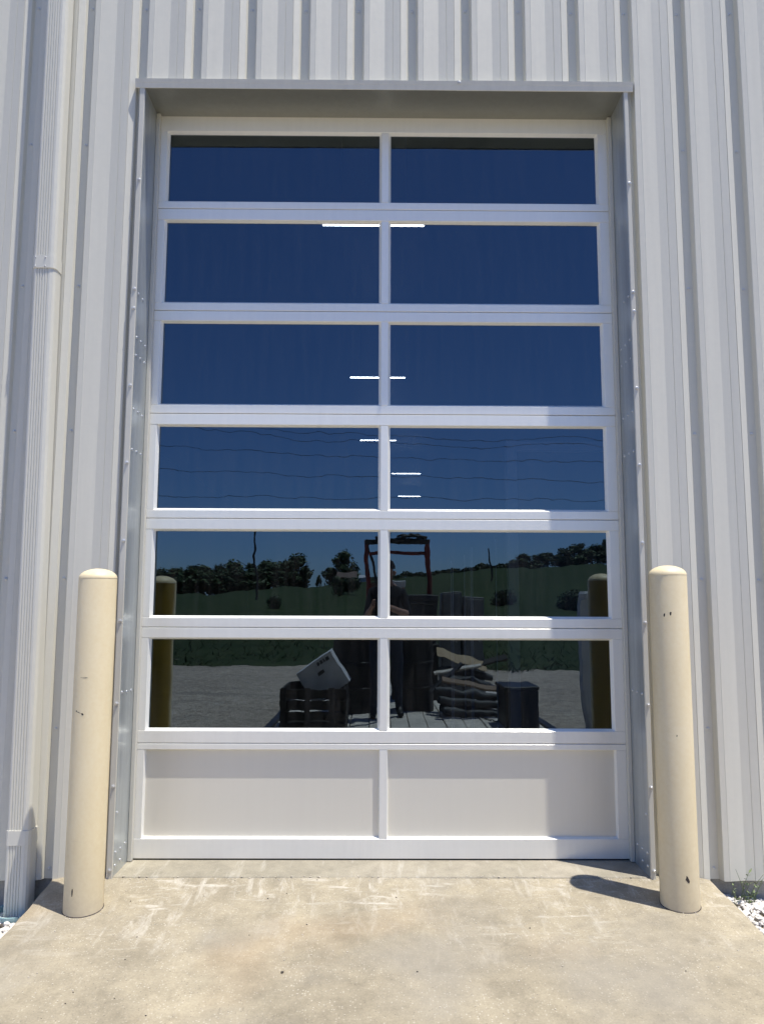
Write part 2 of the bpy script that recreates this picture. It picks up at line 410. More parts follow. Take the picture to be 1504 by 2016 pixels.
# white limestone beside the apron: individual angular stones heaped against the wall
ICO = None
def rock_shape(r, rad, flat=.75):
    bm = bmesh.new(); bmesh.ops.create_icosphere(bm, subdivisions=1, radius=1)
    off = Vector((r.uniform(-9, 9), r.uniform(-9, 9), r.uniform(-9, 9)))
    for v in bm.verts:
        d = 1+.45*noise.noise(v.co*1.1+off); v.co = Vector((v.co.x*d, v.co.y*d*r.uniform(.8, 1.1), v.co.z*d*flat))*rad
    me = [v.co.copy() for v in bm.verts], [[v.index for v in f.verts] for f in bm.faces]; bm.free(); return me
rr = random.Random(11); shapes = [rock_shape(rr, 1.) for _ in range(24)]
def gravel(name, x0, x1, y0, y1, n, top, label):
    b = MB(); r = random.Random(hash(name) % 1000 if False else len(name)+n)
    for i in range(n):
        x, y = r.uniform(x0, x1), r.uniform(y0, y1)
        rad = r.choice((.006, .007, .008, .010, .011, .013, .016, .022)); vs, fs = r.choice(shapes)
        m = Matrix.Rotation(r.uniform(0, 6.3), 3, 'Z') @ Matrix.Rotation(r.uniform(-.6, .6), 3, 'X')
        z = top(x, y) + r.uniform(-.012, .008)
        b.add([m @ (v*rad) + Vector((x, y, z)) for v in vs], fs, 0 if r.random() > .04 else 1)
    return tag(b.build(name, ['rock', 'rock_dark']), label, 'gravel', kind='stuff')
gravel('limestone_gravel', 1.665, 2.9, -1.5, -.20, 7000, lambda x, y: GZ+.01+.075*max(0, 1-abs(y+.2)/.9)+.03*noise.noise(Vector((x*3, y*3, 0))), 'bright white limestone gravel right of the apron')
gravel('limestone_gravel', -2.9, -1.665, -1.6, -.20, 7500, lambda x, y: -.168+.02*noise.noise(Vector((x*3, y*3, 0))), 'bright white limestone gravel left of the apron by the downspout')
def crumbs():
    b = MB(); r = random.Random(5)
    def put(x, y, rad, mi=0):
        vs, fs = r.choice(shapes); z = (apz(x, y) if y < -.254 else 0)+rad*.2
        b.add([v*rad+Vector((x, y, z)) for v in vs], fs, mi)
    for i in range(150): put(r.uniform(-1.3, 1.3), -.256+r.gauss(0, .012), r.uniform(.0015, .0055))
    for i in range(26):
        for sx in (-1, 1):
            a = r.uniform(math.pi, 2*math.pi); q = .088+abs(r.gauss(.008, .014)); put(sx*1.386+q*math.cos(a), -.53+q*math.sin(a), r.uniform(.0012, .0036))
    for i in range(260): put(r.uniform(-1.6, 1.6), -.3-2.0*r.random(), r.uniform(.0012, .0042), 0 if r.random() > .2 else 1)
    tag(b.build('stone_crumbs', ['crumb', 'rock_dark']), 'tiny pale stone crumbs scattered over the apron', 'crumbs', kind='stuff')
crumbs()
for (x, y, rad, lab) in ((.074, -1.79, .011, 'largest dark pebble near the bottom edge on the apron'), (-.40, -1.07, .007, 'small dark pebble on the apron, closest to the door'), (-.66, -1.53, .007, 'small dark pebble left of centre on the apron')):
    vs, fs = shapes[3]; o = MB().add([v*rad for v in vs], fs).build('pebble', 'rock_dark', loc=(x, y, apz(x, y)+rad*.3)); tag(o, lab, 'pebble', 'dark pebbles on the apron')

# ================================================================== the metal building
WY = -.213                                    # plane of the recessed pans
BLD = empty('metal_building', (0, -.2, 0)); tag(BLD, 'pale grey ribbed metal building around the tall glazed door', 'building')
PER = .306; G0 = .136
PROF = [(0, 0), (42, 0), (44, 2), (51, 36), (53, 38), (81, 38), (83, 39), (85, 38), (168.5, 23), (171, 23), (213, 27.2), (214.5, 25), (216, 27.4), (257, 32), (258.5, 29.4), (260, 32.2), (293, 21), (295, 19.5), (303, 1.2), (304.5, 0)]
def wall_panel(x0, x1, z0, z1):
    pts = []
    k0 = math.floor((x0-G0)/PER)-1; k1 = math.ceil((x1-G0)/PER)+1
    for k in range(k0, k1):
        for a, p in PROF: pts.append((G0+k*PER+a/1000, p/1000))
    def at(x):
        for (xa, pa), (xb, pb) in zip(pts, pts[1:]):
            if xa <= x <= xb: return pa+(pb-pa)*(x-xa)/(xb-xa)
    seg = [(x0, at(x0))] + [q for q in pts if x0+1e-6 < q[0] < x1-1e-6] + [(x1, at(x1))]
    n = len(seg); zs = [z0, z1]
    b = MB(); vs = [(x, WY-p, z) for z in zs for x, p in seg] + [(x, WY-p+.0012, z) for z in zs for x, p in seg]
    fs = [(i, i+1, n+i+1, n+i) for i in range(n-1)] + [(2*n+i+1, 2*n+i, 3*n+i, 3*n+i+1) for i in range(n-1)]
    fs += [(i+1, i, 2*n+i, 2*n+i+1) for i in range(n-1)]
    b.add(vs, fs)
    return b.build('wall_panel', 'panel', BLD, smooth=False, fix=False)
OPL, OPR, HZ = -1.392, 1.352, 4.287
edges = [G0+PER*(k-.16) for k in range(-30, 31, 3)]
PANELS = []
for a, b_ in zip(edges, edges[1:]):
    if b_ <= OPL or a >= OPR: PANELS.append((a, b_, wall_panel(a, b_-.0004, -.02, 7.4)))
    else:
        if a < OPL: PANELS.append((a, OPL, wall_panel(a, OPL, -.02, 7.4)))
        if b_ > OPR: PANELS.append((OPR, b_, wall_panel(OPR, b_-.0004, -.02, 7.4)))
        x0, x1 = max(a, OPL+.0004), min(b_, OPR)-.0004; PANELS.append((x0, x1, wall_panel(x0, x1, HZ-.02, 7.4)))
# hex-head screws with washers
sm = MB(); rx = Matrix.Rotation(math.pi/2, 3, 'X')
sm.lathe([(.0098, 0), (.0098, .0014), (.008, .0026)], 14, rotm=rx).lathe([(.0052, .002), (.0052, .0075), (.004, .0088)], 6, rotm=rx)
SCREW = sm.mesh('screw', 'screw', smooth=True)
def screw(parent, x, y, z): return link('screw', SCREW, parent, loc=(x, y, z))
for k in range(-8, 8):
    x = .155+PER*k
    for z in (.033, .72, 1.49, 2.28, 3.095, 3.915, 4.752, 5.6):
        if OPL-.05 < x < OPR+.05 and z < HZ+.05: continue
        if x < OPL and z in (.72, 1.49, 3.915) and k % 2: pass
        for a, b_, o in PANELS:
            if a <= x < b_ and (z > HZ or b_-a > 0):
                if (o.bound_box[0][2] < z): screw(o, x+rnd.uniform(-.002, .002), WY-.0003, z+rnd.uniform(-.006, .006)); break
# galvanised jamb channels with bolts
JX = 1.3455
for s in (-1, 1):
    jb = MB().box(min(s*JX, s*(JX+.006)), max(s*JX, s*(JX+.006)), -.252, .07, -.005 if s < 0 else -.005, 4.30)
    jo = jb.build('jamb', 'galv', BLD); jo['label'] = 'galvanised steel door jamb'
    bm_ = MB(); rb = Matrix.Rotation(-s*math.pi/2, 3, 'Y')
    bm_.lathe([(.0075, 0), (.0075, .002), (.005, .0045), (.002, .0055)], 10, rotm=rb); bmesh_ = bm_.mesh('bolt', 'zinc', smooth=True)
    for z, m_, sl in ((3.045, 2, .10), (2.80, 3, .10), (2.70, 3, .10), (2.40, 3, .06), (2.18, 3, .05), (.90, 3, -.06), (.30, 1, 0), (.11, 3, .02), (.05, 2, 0)):
        for q in range(m_): link('bolt', bmesh_, jo, loc=(s*JX, -.225+.075*q, z+.004*rnd.uniform(-1, 1)))
    # weather stop the door runs against
    st = MB().cbox(min(s*1.322, s*1.3452), max(s*1.322, s*1.3452), -.034, -.004, .002, 4.238, .003)
    st.build('weather_stop', 'trim', BLD)
    # jamb trim in two lapped lengths, folded round the panel edge
    for z0, z1, dy in ((-.012, 3.03, 0), (2.98, 4.262, .0025)):
        x0, x1 = (-1.377, -1.3462) if s < 0 else (1.3462, 1.372)
        x0 += dy*.5; x1 -= dy*.5
        t_ = MB(); yo = -.2575-(.0025-dy)
        poly = [(x0, WY-.001-dy*.3), (x0, yo), (x0+.003, yo-.002), (x1-.002, yo-.002), (x1, yo), (x1, WY+dy-.001), (x1-.0015, WY+dy-.001), (x1-.0015, yo+.0015), (x0+.0015, yo+.0015), (x0+.0015, WY-.001-dy*.3)]
        t_.extrude(poly, 'z', z0, z1); to = t_.build('jamb_trim', 'trim', BLD)
        zz = (.035, .44, .85, 1.268, 1.685, 2.10, 2.52, 2.95) if dy == 0 else (3.06, 3.69)
        for z in zz: screw(to, (x0+x1)/2+.003, yo-.0025, z)
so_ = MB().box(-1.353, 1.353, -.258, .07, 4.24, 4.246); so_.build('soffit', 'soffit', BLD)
ht = MB()
prof = [(-.222, 4.2905), (-.268, 4.2885), (-.2725, 4.286), (-.268, 4.266), (-.2665, 4.263), (-.2615, 4.2375), (-.259, 4.2365), (-.259, 4.239), (-.2605, 4.2395), (-.265, 4.265), (-.270, 4.284), (-.222, 4.288)]
ho = ht.extrude(prof, 'x', -1.399, .43).build('header_trim', 'downspout', BLD)
h2 = MB().extrude([(y-(.0018 if y < -.26 else 0), z-(.0015 if z < 4.26 else -.0016)) for y, z in prof], 'x', .405, 1.399).build('header_trim', 'downspout', BLD)
screw(ho, .418, -.2728, 4.276)
# stem wall under the sheeting
MB().box(-9, -1.40, -.19, .1, -.9, .01).build('foundation', 'foundation', BLD)
MB().box(1.40, 9, -.19, .1, -.9, .01).build('foundation', 'foundation', BLD)
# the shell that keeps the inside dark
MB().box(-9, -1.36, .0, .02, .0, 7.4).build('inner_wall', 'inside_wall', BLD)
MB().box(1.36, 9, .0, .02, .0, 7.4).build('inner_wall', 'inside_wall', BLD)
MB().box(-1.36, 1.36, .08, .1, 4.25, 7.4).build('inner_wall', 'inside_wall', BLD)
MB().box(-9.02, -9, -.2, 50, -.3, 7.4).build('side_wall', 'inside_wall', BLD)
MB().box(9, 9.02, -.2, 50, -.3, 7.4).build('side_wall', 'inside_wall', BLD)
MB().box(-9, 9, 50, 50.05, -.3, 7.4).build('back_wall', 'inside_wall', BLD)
MB().box(-9.1, 9.1, -.3, 50.1, 7.4, 7.5).build('roof', 'panel', BLD)
# white partition just inside, right half of the door
pt = MB().box(.834, .902, .78, .86, 0, 2.452).box(.902, 2.6, .80, .86, 2.38, 2.449)
pt.build('door_frame', 'inside_white', BLD)
MB().box(.902, 2.6, .83, .855, 0, 2.38).build('partition', 'inside_grey', BLD)
for x, h in ((.47, 1.65), (.482, 1.6), (.56, 1.69), (.604, 1.74), (.614, 1.74), (.775, 1.8)):
    MB().box(x, x+.006, .95, .956, 0, h).build('track_post', 'inside_white', BLD)
for (x, y, z, w, lab) in ((-.09, 4.7, 5.975, 1.28, 'lit fluorescent fixture nearest the door, behind the second row of glass'), (-.023, 12.4, 6.33, 1.25, 'lit fluorescent fixture behind the third row of glass'), (.012, 21, 6.72, 1.24, 'lit fluorescent fixture highest behind the fourth row of glass'), (1.205, 27.6, 6.70, 1.24, 'lit fluorescent fixture right of the mullion, middle of fourth row'), (1.72, 36.5, 6.95, 1.22, 'lit fluorescent fixture lowest and farthest behind fourth row')):
    e_ = empty('ceiling_light', (x, y, z)); tag(e_, lab, 'light', 'fluorescent lights hanging inside')
    MB().extrude([(y-.035, z+.0), (y-.03, z+.05), (y+.03, z+.05), (y+.035, z)], 'x', x-w/2, x+w/2).build('housing', 'inside_white', e_)
    MB().tube([(x-w/2+.02, y, z-.012), (x+w/2-.02, y, z-.012)], .010, 10).build('tube', 'tube_light', e_)
    for dx in (-.4, .4): MB().tube([(x+dx, y, z+.048), (x+dx, y, 7.4)], .004, 5).build('hanger', 'inside_white', e_)

# ================================================================== the overhead door
DOOR = empty('overhead_door', (0, .02, 0)); tag(DOOR, 'silver white full-view overhead door with dark glass panes, fully closed', 'door')
SEAMS = [.006, .606, 1.228, 1.832, 2.432, 3.040, 3.662, 4.272]
PX = [(-1.279, -.021), (.034, 1.263)]
BOT = [.116, .679, 1.287, 1.886, 2.488, 3.094, 3.713]; TOP = [.567, 1.165, 1.765, 2.362, 2.973, 3.587, 4.141]
DX = 1.3345; FD = .042                         # half width, frame depth
GLY = .021                                     # recess of the glass
for i in range(7):
    z0, z1 = SEAMS[i]+.0016, SEAMS[i+1]-.0016
    a, c = BOT[i]-.006, TOP[i]+.006
    fr = MB()
    fr.cbox(-DX, DX, 0, FD, z0, a, .0022).cbox(-DX, DX, 0, FD, c, z1, .0022)
    fr.box(-DX, DX, FD-.006, FD-.001, z1-.01, z1+.012)
    fo = fr.build('section', 'door', DOOR, smooth=False)
    if i == 0: fo['label'] = 'bottom section with two solid panels'
    (l0, l1), (r0, r1) = PX
    for x0, x1, nm in ((-DX, l0-.006, 'stile'), (l1+.006, r0-.006, 'mullion'), (r1+.006, DX, 'stile')):
        MB().cbox(x0, x1, .0006, FD, a+.0003, c-.0003, .0022).build(nm, 'door', fo)
    for x0, x1 in PX:
        # sloping glazing bead round the opening, mitred
        B = MB(); d0, d1 = .004, GLY
        q = [(x0-.006, a), (x1+.006, a), (x1+.006, c), (x0-.006, c)]; p_ = [(x0+.006, a+.011), (x1-.006, a+.011), (x1-.006, c-.009), (x0+.006, c-.009)]
        if i == 0: p_ = [(x0-.001, a+.006), (x1+.001, a+.006), (x1+.001, c-.004), (x0-.001, c-.004)]
        vs = [(x, d0, z) for x, z in q] + [(x, d1, z) for x, z in p_] + [(x, d1+.006, z) for x, z in p_] + [(x, FD-.002, z) for x, z in q]
        fs = []
        for k in range(4):
            k2 = (k+1) % 4; fs += [(k, k2, 4+k2, 4+k), (4+k, 4+k2, 8+k2, 8+k)]
        B.add(vs, fs).build('glazing_bead', 'door', fo)
        if i == 0:
            MB().box(x0-.004, x1+.004, GLY+.003, GLY+.012, a+.002, c-.002).build('panel', 'door_panel', fo)
        else:
            t_ = rnd.uniform(-.0014, .0014); u_ = rnd.uniform(-.0008, .0008)
            vs = [(x0, GLY+.003+t_, a+.003), (x1, GLY+.003-t_, a+.003), (x1, GLY+.003-t_+u_, c-.003), (x0, GLY+.003+t_+u_, c-.003)]
            MB().add(vs, [(0, 1, 2, 3)]).build('pane', 'glass', fo, fix=False)
MB().box(-DX, DX, .006, .04, .0005, .012).build('bottom_seal', 'rubber', DOOR)

# ================================================================== bollards
def bollard(x, y, top, label, chips, lean):
    zb = apz(x, y)
    e_ = empty('bollard', (x, y, zb)); tag(e_, label, 'bollard', 'cream bollards guarding the door')
    r = .0885; H = top-zb; pr = [(r+.001, -.06), (r, .02), (r, H-.052), (r-.0006, H-.049), (r+.0005, H-.047)]
    ox, oy = lean
    P = MB(); P.lathe(pr, 56, at=(x, y, zb)); P.build('post', 'bollard', e_, smooth=True)
    dm = [(r+.0005, H-.0468)] + [((r+.0005)*math.cos(t), H-.047+.047*math.sin(t)) for t in [R(8*k) for k in range(1, 11)]] + [(.002, H)]
    MB().lathe(dm, 56, at=(x, y, zb)).build('cap', 'bollard_cap', e_, smooth=True)
    rg = MB(); nn = 40
    vs = [(x+q*math.cos(2*math.pi*k/nn), y+q*math.sin(2*math.pi*k/nn), 0) for q in (.0880, .0915+.0) for k in range(nn)]
    vs = [(a, b, apz(a, b)+(.004 if i < nn else .0012)) for i, (a, b, _) in enumerate(vs)]
    rg.add(vs, [(k, (k+1) % nn, nn+(k+1) % nn, nn+k) for k in range(nn)]).build('base_joint', 'dark_chip', e_)
    for (ang, z, w, h, sk) in chips:
        vs = []; rr_ = random.Random(int(z*1000)); n_ = 9
        for k in range(n_):
            t = 2*math.pi*k/n_; q = 1+.35*rr_.uniform(-1, 1)
            du, dv = w*math.cos(t)*q, h*math.sin(t)*q; dv += sk*du
            aa = ang+du/r; vs.append((x+(r+.0006)*math.sin(aa), y-(r+.0006)*math.cos(aa), zb+z+dv))
        MB().add(vs, [tuple(range(n_))]).build('paint_chip', 'dark_chip', e_, fix=False)
    return e_
bollard(-1.386, -.53, 1.527, 'left cream painted steel bollard with a scratch, beside the downspout', [(-.55, .905, .004, .004, 0), (-.40, .900, .012, .0016, -.25), (-.15, .893, .006, .004, -.3), (-.25, .10, .004, .016, 0), (-.1, 1.06, .02, .0012, 0)], (0, 0))
bollard(1.386, -.53, 1.553, 'right cream painted steel bollard with dark paint chips, by the shadow', [(-.28, 1.345, .005, .009, 0), (-.6, 1.34, .004, .008, 0), (.05, .14, .009, .016, -.6), (-.2, .78, .002, .004, 0)], (0, 0))

# ================================================================== downspout
DS = empty('downspout', (-1.785, -.29, -.15)); tag(DS, 'off-white fluted metal downspout on the wall left of the door', 'downspout')
def ds_section(z0, z1, cx0, cx1, w, y0, y1, nm='pipe', flutes=True, mt='downspout'):
    n_ = 5; c_ = .012; pts = []
    pts += [(-w/2, y1), (-w/2, y0+c_), (-w/2+.004, y0+.004), (-w/2+c_, y0)]
    if flutes:
        for k in range(n_):
            u = -w/2+.022+k*.0135
            pts += [(u-.003, y0), (u-.0015, y0+.0035), (u+.0015, y0+.0035), (u+.003, y0)]
    pts += [(w/2-c_-.012, y0), (w/2-.010, y0+.005), (w/2-.002, y0+.018), (w/2, y0+.03), (w/2, y1)]
    n_ = len(pts); b = MB()
    vs = [(cx0+x, y, z0) for x, y in pts] + [(cx1+x, y, z1) for x, y in pts]
    b.add(vs, [(k, (k+1) % n_, n_+(k+1) % n_, n_+k) for k in range(n_)] + [tuple(reversed(range(n_))), tuple(range(n_, 2*n_))])
    return b.build(nm, mt, DS)
ds_section(.20, 3.16, -1.792, -1.822, .114, -.335, -.2515)
ds_section(3.16, 7.0, -1.8225, -1.846, .116, -.337, -.2515)
ds_section(.175, .245, -1.791, -1.7917, .121, -.339, -.2505, 'collar', False)
ds_section(-.16, .176, -1.789, -1.7912, .117, -.336, -.2525)
sp = ds_section(3.142, 3.212, -1.8215, -1.8222, .120, -.3395, -.2505, 'strap', False)
for dx in (-.045, .008):
    for z in (3.152, 3.2):
        screw(sp, -1.822+dx, -.3397, z).scale = (.45, .6, .45)
dr = MB(); dr.lathe([(.098, -.24), (.105, -.16), (.112, -.15), (.112, -.135), (.104, -.135), (.095, -.15), (.09, -.22)], 32, at=(-1.79, -.30, 0))
dr.build('drain_adapter', 'drain', DS, smooth=True)

# weed growing against the foundation
def weed():
    r = random.Random(4); e_ = empty('weed', (1.80, -.24, GZ+.02)); tag(e_, 'spindly green weed in the gravel against the foundation', 'weed')
    st_ = MB(); lf = MB()
    for i in range(13):
        bx, by = 1.79+r.uniform(-.07, .07), -.27+r.uniform(-.02, .05); h = r.uniform(.10, .24); dx, dy = r.uniform(-.06, .06), r.uniform(-.09, .02)
        pts = [(bx+dx*t*t, by+dy*t*t, GZ+.02+h*t) for t in (0, .35, .7, 1)]
        st_.tube(pts, [.0022, .0018, .0013, .0007], 5)
        for k in range(9):
            t = r.uniform(.15, 1); c_ = Vector((bx+dx*t*t, by+dy*t*t, GZ+.02+h*t)); a = r.uniform(0, 6.3); L = r.uniform(.012, .03); d = Vector((math.cos(a), math.sin(a), r.uniform(.1, .8)))*L; s_ = Vector((-math.sin(a), math.cos(a), 0))*L*.22
            lf.add([c_, c_+d*.5+s_, c_+d, c_+d*.5-s_], [(0, 1, 2, 3)])
    st_.build('stem', 'weed', e_); lf.build('foliage', 'weed', e_, fix=False)
weed()

# ================================================================== across the yard, seen in the glass
def copy_tree(src, loc, scale, rz, label):
    c = src.copy(); COL.objects.link(c); c.location = loc; c.scale = scale; c.rotation_euler = (0, 0, rz); c['label'] = label
    for ch in src.children:
        k = ch.copy(); COL.objects.link(k); k.parent = c; k.matrix_parent_inverse = Matrix.Identity(4)
    return c
def make_tree(seed, H, Rr, nleaf, leafm, slim=1.):
    r = random.Random(seed); e_ = empty('field_tree', (0, 0, 0))
    tr = MB(); tips = []
    tr.tube([(0, 0, -.4), (.05, 0, H*.3), (-.05, .05, H*.55), (0, 0, H*.85)], [.26, .20, .13, .04], 8)
    for k in range(9):
        z = H*r.uniform(.25, .7); a = r.uniform(0, 6.3); L = Rr*r.uniform(.5, .85)
        p2 = Vector((math.cos(a)*L, math.sin(a)*L, z+L*r.uniform(.3, .8))); tr.tube([(0, 0, z), tuple(p2*.5+Vector((0, 0, z*.5))), tuple(p2)], [.10, .06, .02], 6); tips.append(p2)
    o = tr.build('trunk', 'bark', e_)
    lf = MB(); blobs = []
    for k in range(34):
        a = r.uniform(0, 6.3); zz = r.uniform(.06, .95); q = Rr*math.sin(math.pi*min(1, .22+zz*.78))*r.uniform(.25, .85)*slim
        blobs.append((Vector((math.cos(a)*q, math.sin(a)*q, H*zz)), Rr*r.uniform(.22, .42)))
    for k in range(nleaf):
        c, rad = r.choice(blobs); d = Vector((r.gauss(0, 1), r.gauss(0, 1), r.gauss(0, 1))).normalized(); p = c+d*rad*r.uniform(.55, 1.08)
        n_ = (d+Vector((r.uniform(-.8, .8), r.uniform(-.8, .8), r.uniform(-.2, .9)))).normalized(); u = n_.orthogonal().normalized(); v = n_.cross(u); L = r.uniform(.18, .40)*Rr/3
        lf.add([p-u*L, p-v*L*.6, p+u*L, p+v*L*.6], [(0, 1, 2, 3)])
    lf.build('crown', leafm, e_, fix=False); return e_
T = [make_tree(1, 8, 3.2, 2200, 'leaf'), make_tree(2, 8, 2.8, 2200, 'leaf_dark'), make_tree(3, 8, 3.6, 2600, 'leaf'), make_tree(4, 8, 2.2, 1800, 'leaf_dark', .8)]
first = set()
def plant(kind, x, y, top, wide, label, group=None):
    z = terrain(x, y)-.1; h = top-z; src = T[kind]; sc_ = (wide/src.get('w0', 3.2), wide/src.get('w0', 3.2), h/8.4)
    rz = (x*7.3) % 6.28
    if kind not in first:
        first.add(kind); o = src; o.location = (x, y, z); o.scale = sc_; o.rotation_euler = (0, 0, rz)
        for ch in o.children: ch.matrix_parent_inverse = Matrix.Identity(4)
        o['label'] = label
    else: o = copy_tree(src, (x, y, z), sc_, rz, label)
    o['category'] = 'tree'
    if group: o['group'] = group
    elif 'group' in o: del o['group']
    return o
ORD = ['first', 'second', 'third', 'fourth', 'fifth', 'sixth', 'seventh', 'eighth', 'ninth', 'tenth', 'eleventh', 'twelfth', 'thirteenth', 'fourteenth', 'fifteenth', 'sixteenth', 'seventeenth', 'eighteenth']
i = 0
for x, top in ((-57, 8.2), (-52.9, 8.6), (-49.7, 9.0), (-46, 10.2), (-42.2, 10.8), (-38.4, 10.5), (-34.7, 11.5), (-30.3, 11.6), (-26.5, 12.0), (-22.7, 11.7), (-20.6, 12.4), (-54, 7.4), (-44, 8.9), (-36.5, 9.4), (-28.4, 10.0), (-24.5, 10.4), (-40, 9.0), (-32.5, 9.8)):
    plant(i % 4, x, -186+8*((i*37) % 10)/10+(6 if i > 10 else 0), top+.4*((i*53) % 7-3)/3, 4.6+1.0*((i*29) % 5)/5, ('tall ' if top > 10 else 'shorter ')+ORD[i]+' dark tree along the wood reflected at left', 'trees of the reflected wood'); i += 1
plant(3, -17.6, -184, 9.6, 1.5, 'slim small tree at the end of the reflected wood')
plant(2, -9.2, -190, 14.0, 4.3, 'lone broad tree over the farmhouse in the reflection')
plant(0, -15, -190, 8.2, .9, 'tiny round tree on the ridge left of the farmhouse')
for x, top in ((35.6, 12.6), (38.7, 13.0), (41.9, 14.0), (45, 14.9), (48.2, 15.6), (50.7, 16.3), (53.2, 15.2), (56.3, 16.6), (60, 16.8), (43.5, 13.0), (52, 14.0), (58, 15)):
    plant(i % 4, x, -188+6*((i*37) % 10)/10, top, 3.3+((i*29) % 5)/5, ORD[i-18-0]+' dark tree along the hilltop reflected at right', 'trees on the reflected hilltop'); i += 1
def far_wood():
    b = MB(); r = random.Random(21)
    for k in range(5000):
        x = r.uniform(-8, 36); y = -200+r.uniform(-5, 5); z = terrain(x, y)+r.uniform(0, 1.3+.9*noise.noise(Vector((x*.35, 0, 7)))); p = Vector((x, y, z)); n_ = Vector((r.gauss(0, 1), r.gauss(0, 1), r.gauss(0, 1))).normalized(); u = n_.orthogonal().normalized()*r.uniform(.15, .35); v = n_.cross(u)
        b.add([p-u, p-v, p+u, p+v], [(0, 1, 2, 3)])
    tag(b.build('far_wood', 'leaf_dark', fix=False), 'thin dark line of far woodland along the ridge', 'wood', kind='stuff')
far_wood()
def bush(x, y, rad, label):
    r = random.Random(int(x*10)); e_ = empty('bush', (x, y, terrain(x, y))); tag(e_, label, 'bush', 'bushes in the reflected field'); b = MB(); z0 = terrain(x, y)
    bl = [(Vector((x+r.uniform(-.6, .6)*rad, y+r.uniform(-.6, .6)*rad, z0+r.uniform(.2, .9)*rad)), rad*r.uniform(.35, .6)) for _ in range(9)]
    for k in range(900):
        c, q = r.choice(bl); d = Vector((r.gauss(0, 1), r.gauss(0, 1), r.gauss(0, 1))).normalized(); p = c+d*q*r.uniform(.5, 1.1); u = d.orthogonal().normalized()*rad*.09; v = d.cross(u); b.add([p-u, p-v, p+u, p+v], [(0, 1, 2, 3)])
    b.build('foliage', 'leaf_dark', e_, fix=False); MB().tube([(x, y, z0-.2), (x, y, z0+rad)], [.08, .03], 6).build('stem', 'bark', e_)
bush(-3.7, -85.6, 1.9, 'large dark bush in the field left of centre'); bush(-9.2, -62, .9, 'small dark bush below the left pole'); bush(14, -52, 1.2, 'low bush on the right of the field'); bush(20, -48, 1.3, 'wide bush at the far right of the field'); bush(10, -58, 1., 'small bush right of the trailer')
hx, hy = -7.9, -180.; hz = terrain(hx, hy)
H_ = empty('farmhouse', (hx, hy, hz)); tag(H_, 'small brown farmhouse under the lone tree in the reflection', 'house')
MB().box(hx-2.2, hx+2.2, hy-2, hy+2, hz-.3, hz+1.5).build('wall', 'house_wall', H_)
MB().extrude([(hy-2.4, hz+1.45), (hy, hz+2.7), (hy+2.4, hz+1.45), (hy, hz+2.5)], 'x', hx-2.5, hx+2.5).build('roof', 'roof', H_)
MB().box(hx-.4, hx+.4, hy+2.0, hy+2.04, hz, hz+1.2).build('door', 'white_box', H_)
for dx in (-1.4, 1.4): MB().box(hx+dx-.35, hx+dx+.35, hy+2.0, hy+2.04, hz+.5, hz+1.1).build('window', 'black_steel', H_)
sx_, sy_ = -3.7, -179.; sz_ = terrain(sx_, sy_)
S_ = empty('shed', (sx_, sy_, sz_)); tag(S_, 'little white shed right of the farmhouse in the reflection', 'shed')
MB().box(sx_-.8, sx_+.8, sy_-1, sy_+1, sz_-.3, sz_+1.0).build('wall', 'white_box', S_); MB().extrude([(sy_-1.2, sz_+1.0), (sy_, sz_+1.6), (sy_+1.2, sz_+1.0)], 'x', sx_-1, sx_+1).build('roof', 'white_box', S_)
def pole(x, y, top, label, arms=True, r0=.16):
    z = terrain(x, y) if y < -12 else GZ
    e_ = empty('utility_pole', (x, y, z)); tag(e_, label, 'pole', 'wooden utility poles')
    MB().tube([(x, y, z-.3), (x, y, top)], [r0, r0*.65], 10).build('shaft', 'pole_wood', e_)
    if arms:
        MB().box(x-.06, x+.06, y-1.1, y+1.1, top-.75, top-.62).build('crossarm', 'pole_wood', e_)
        for dy in (-1, -.4, .4, 1): MB().lathe([(.03, 0), (.06, .05), (.04, .1), (.06, .14), (.03, .18)], 8, at=(x, y+dy, top-.62)).build('insulator', 'black_steel', e_)
pole(-13.6, -80.7, 9.9, 'thin utility pole above the reflected wood', False, .13); pole(15.1, -100.7, 8.4, 'short utility pole on the reflected ridge', False, .13)
pole(-36, -37.7, 14.2, 'wire-bearing pole out at the left of the yard', True, .2); pole(36, -37.7, 12.2, 'wire-bearing pole out at the right of the yard', True, .2)
for pts, lab in ((((-36, 13.9), (-11.9, 11.55), (-5.9, 10.84), (0, 10.42), (5.2, 10.15), (12.4, 10.3), (36, 12.0)), 'topmost overhead wire reflected in the fourth row'),
                 (((-36, 13.0), (-11.9, 11.15), (-8.9, 10.8), (-4, 10.25), (0, 9.98), (5.2, 9.8), (12.4, 9.92), (36, 11.3)), 'second overhead wire from the top in the reflection'),
                 (((-36, 11.8), (-11.9, 9.89), (-7.3, 9.59), (0, 9.22), (5.2, 9.02), (12.4, 8.98), (36, 10.2)), 'middle overhead wire of five in the reflection'),
                 (((-36, 10.0), (-11.9, 8.55), (-4, 8.26), (0, 8.15), (6.6, 7.98), (12.4, 7.9), (36, 8.6)), 'second lowest overhead wire in the reflection'),
                 (((-36, 7.6), (-11.9, 7.02), (-6.7, 6.98), (0, 6.95), (4.4, 6.93), (12.4, 6.88), (36, 7.3)), 'lowest overhead wire in the reflection')):
    tag(MB().tube([(x, -37.7, z) for x, z in pts], .013, 6).build('power_line', 'wire'), lab, 'wire', 'overhead wires across the yard')

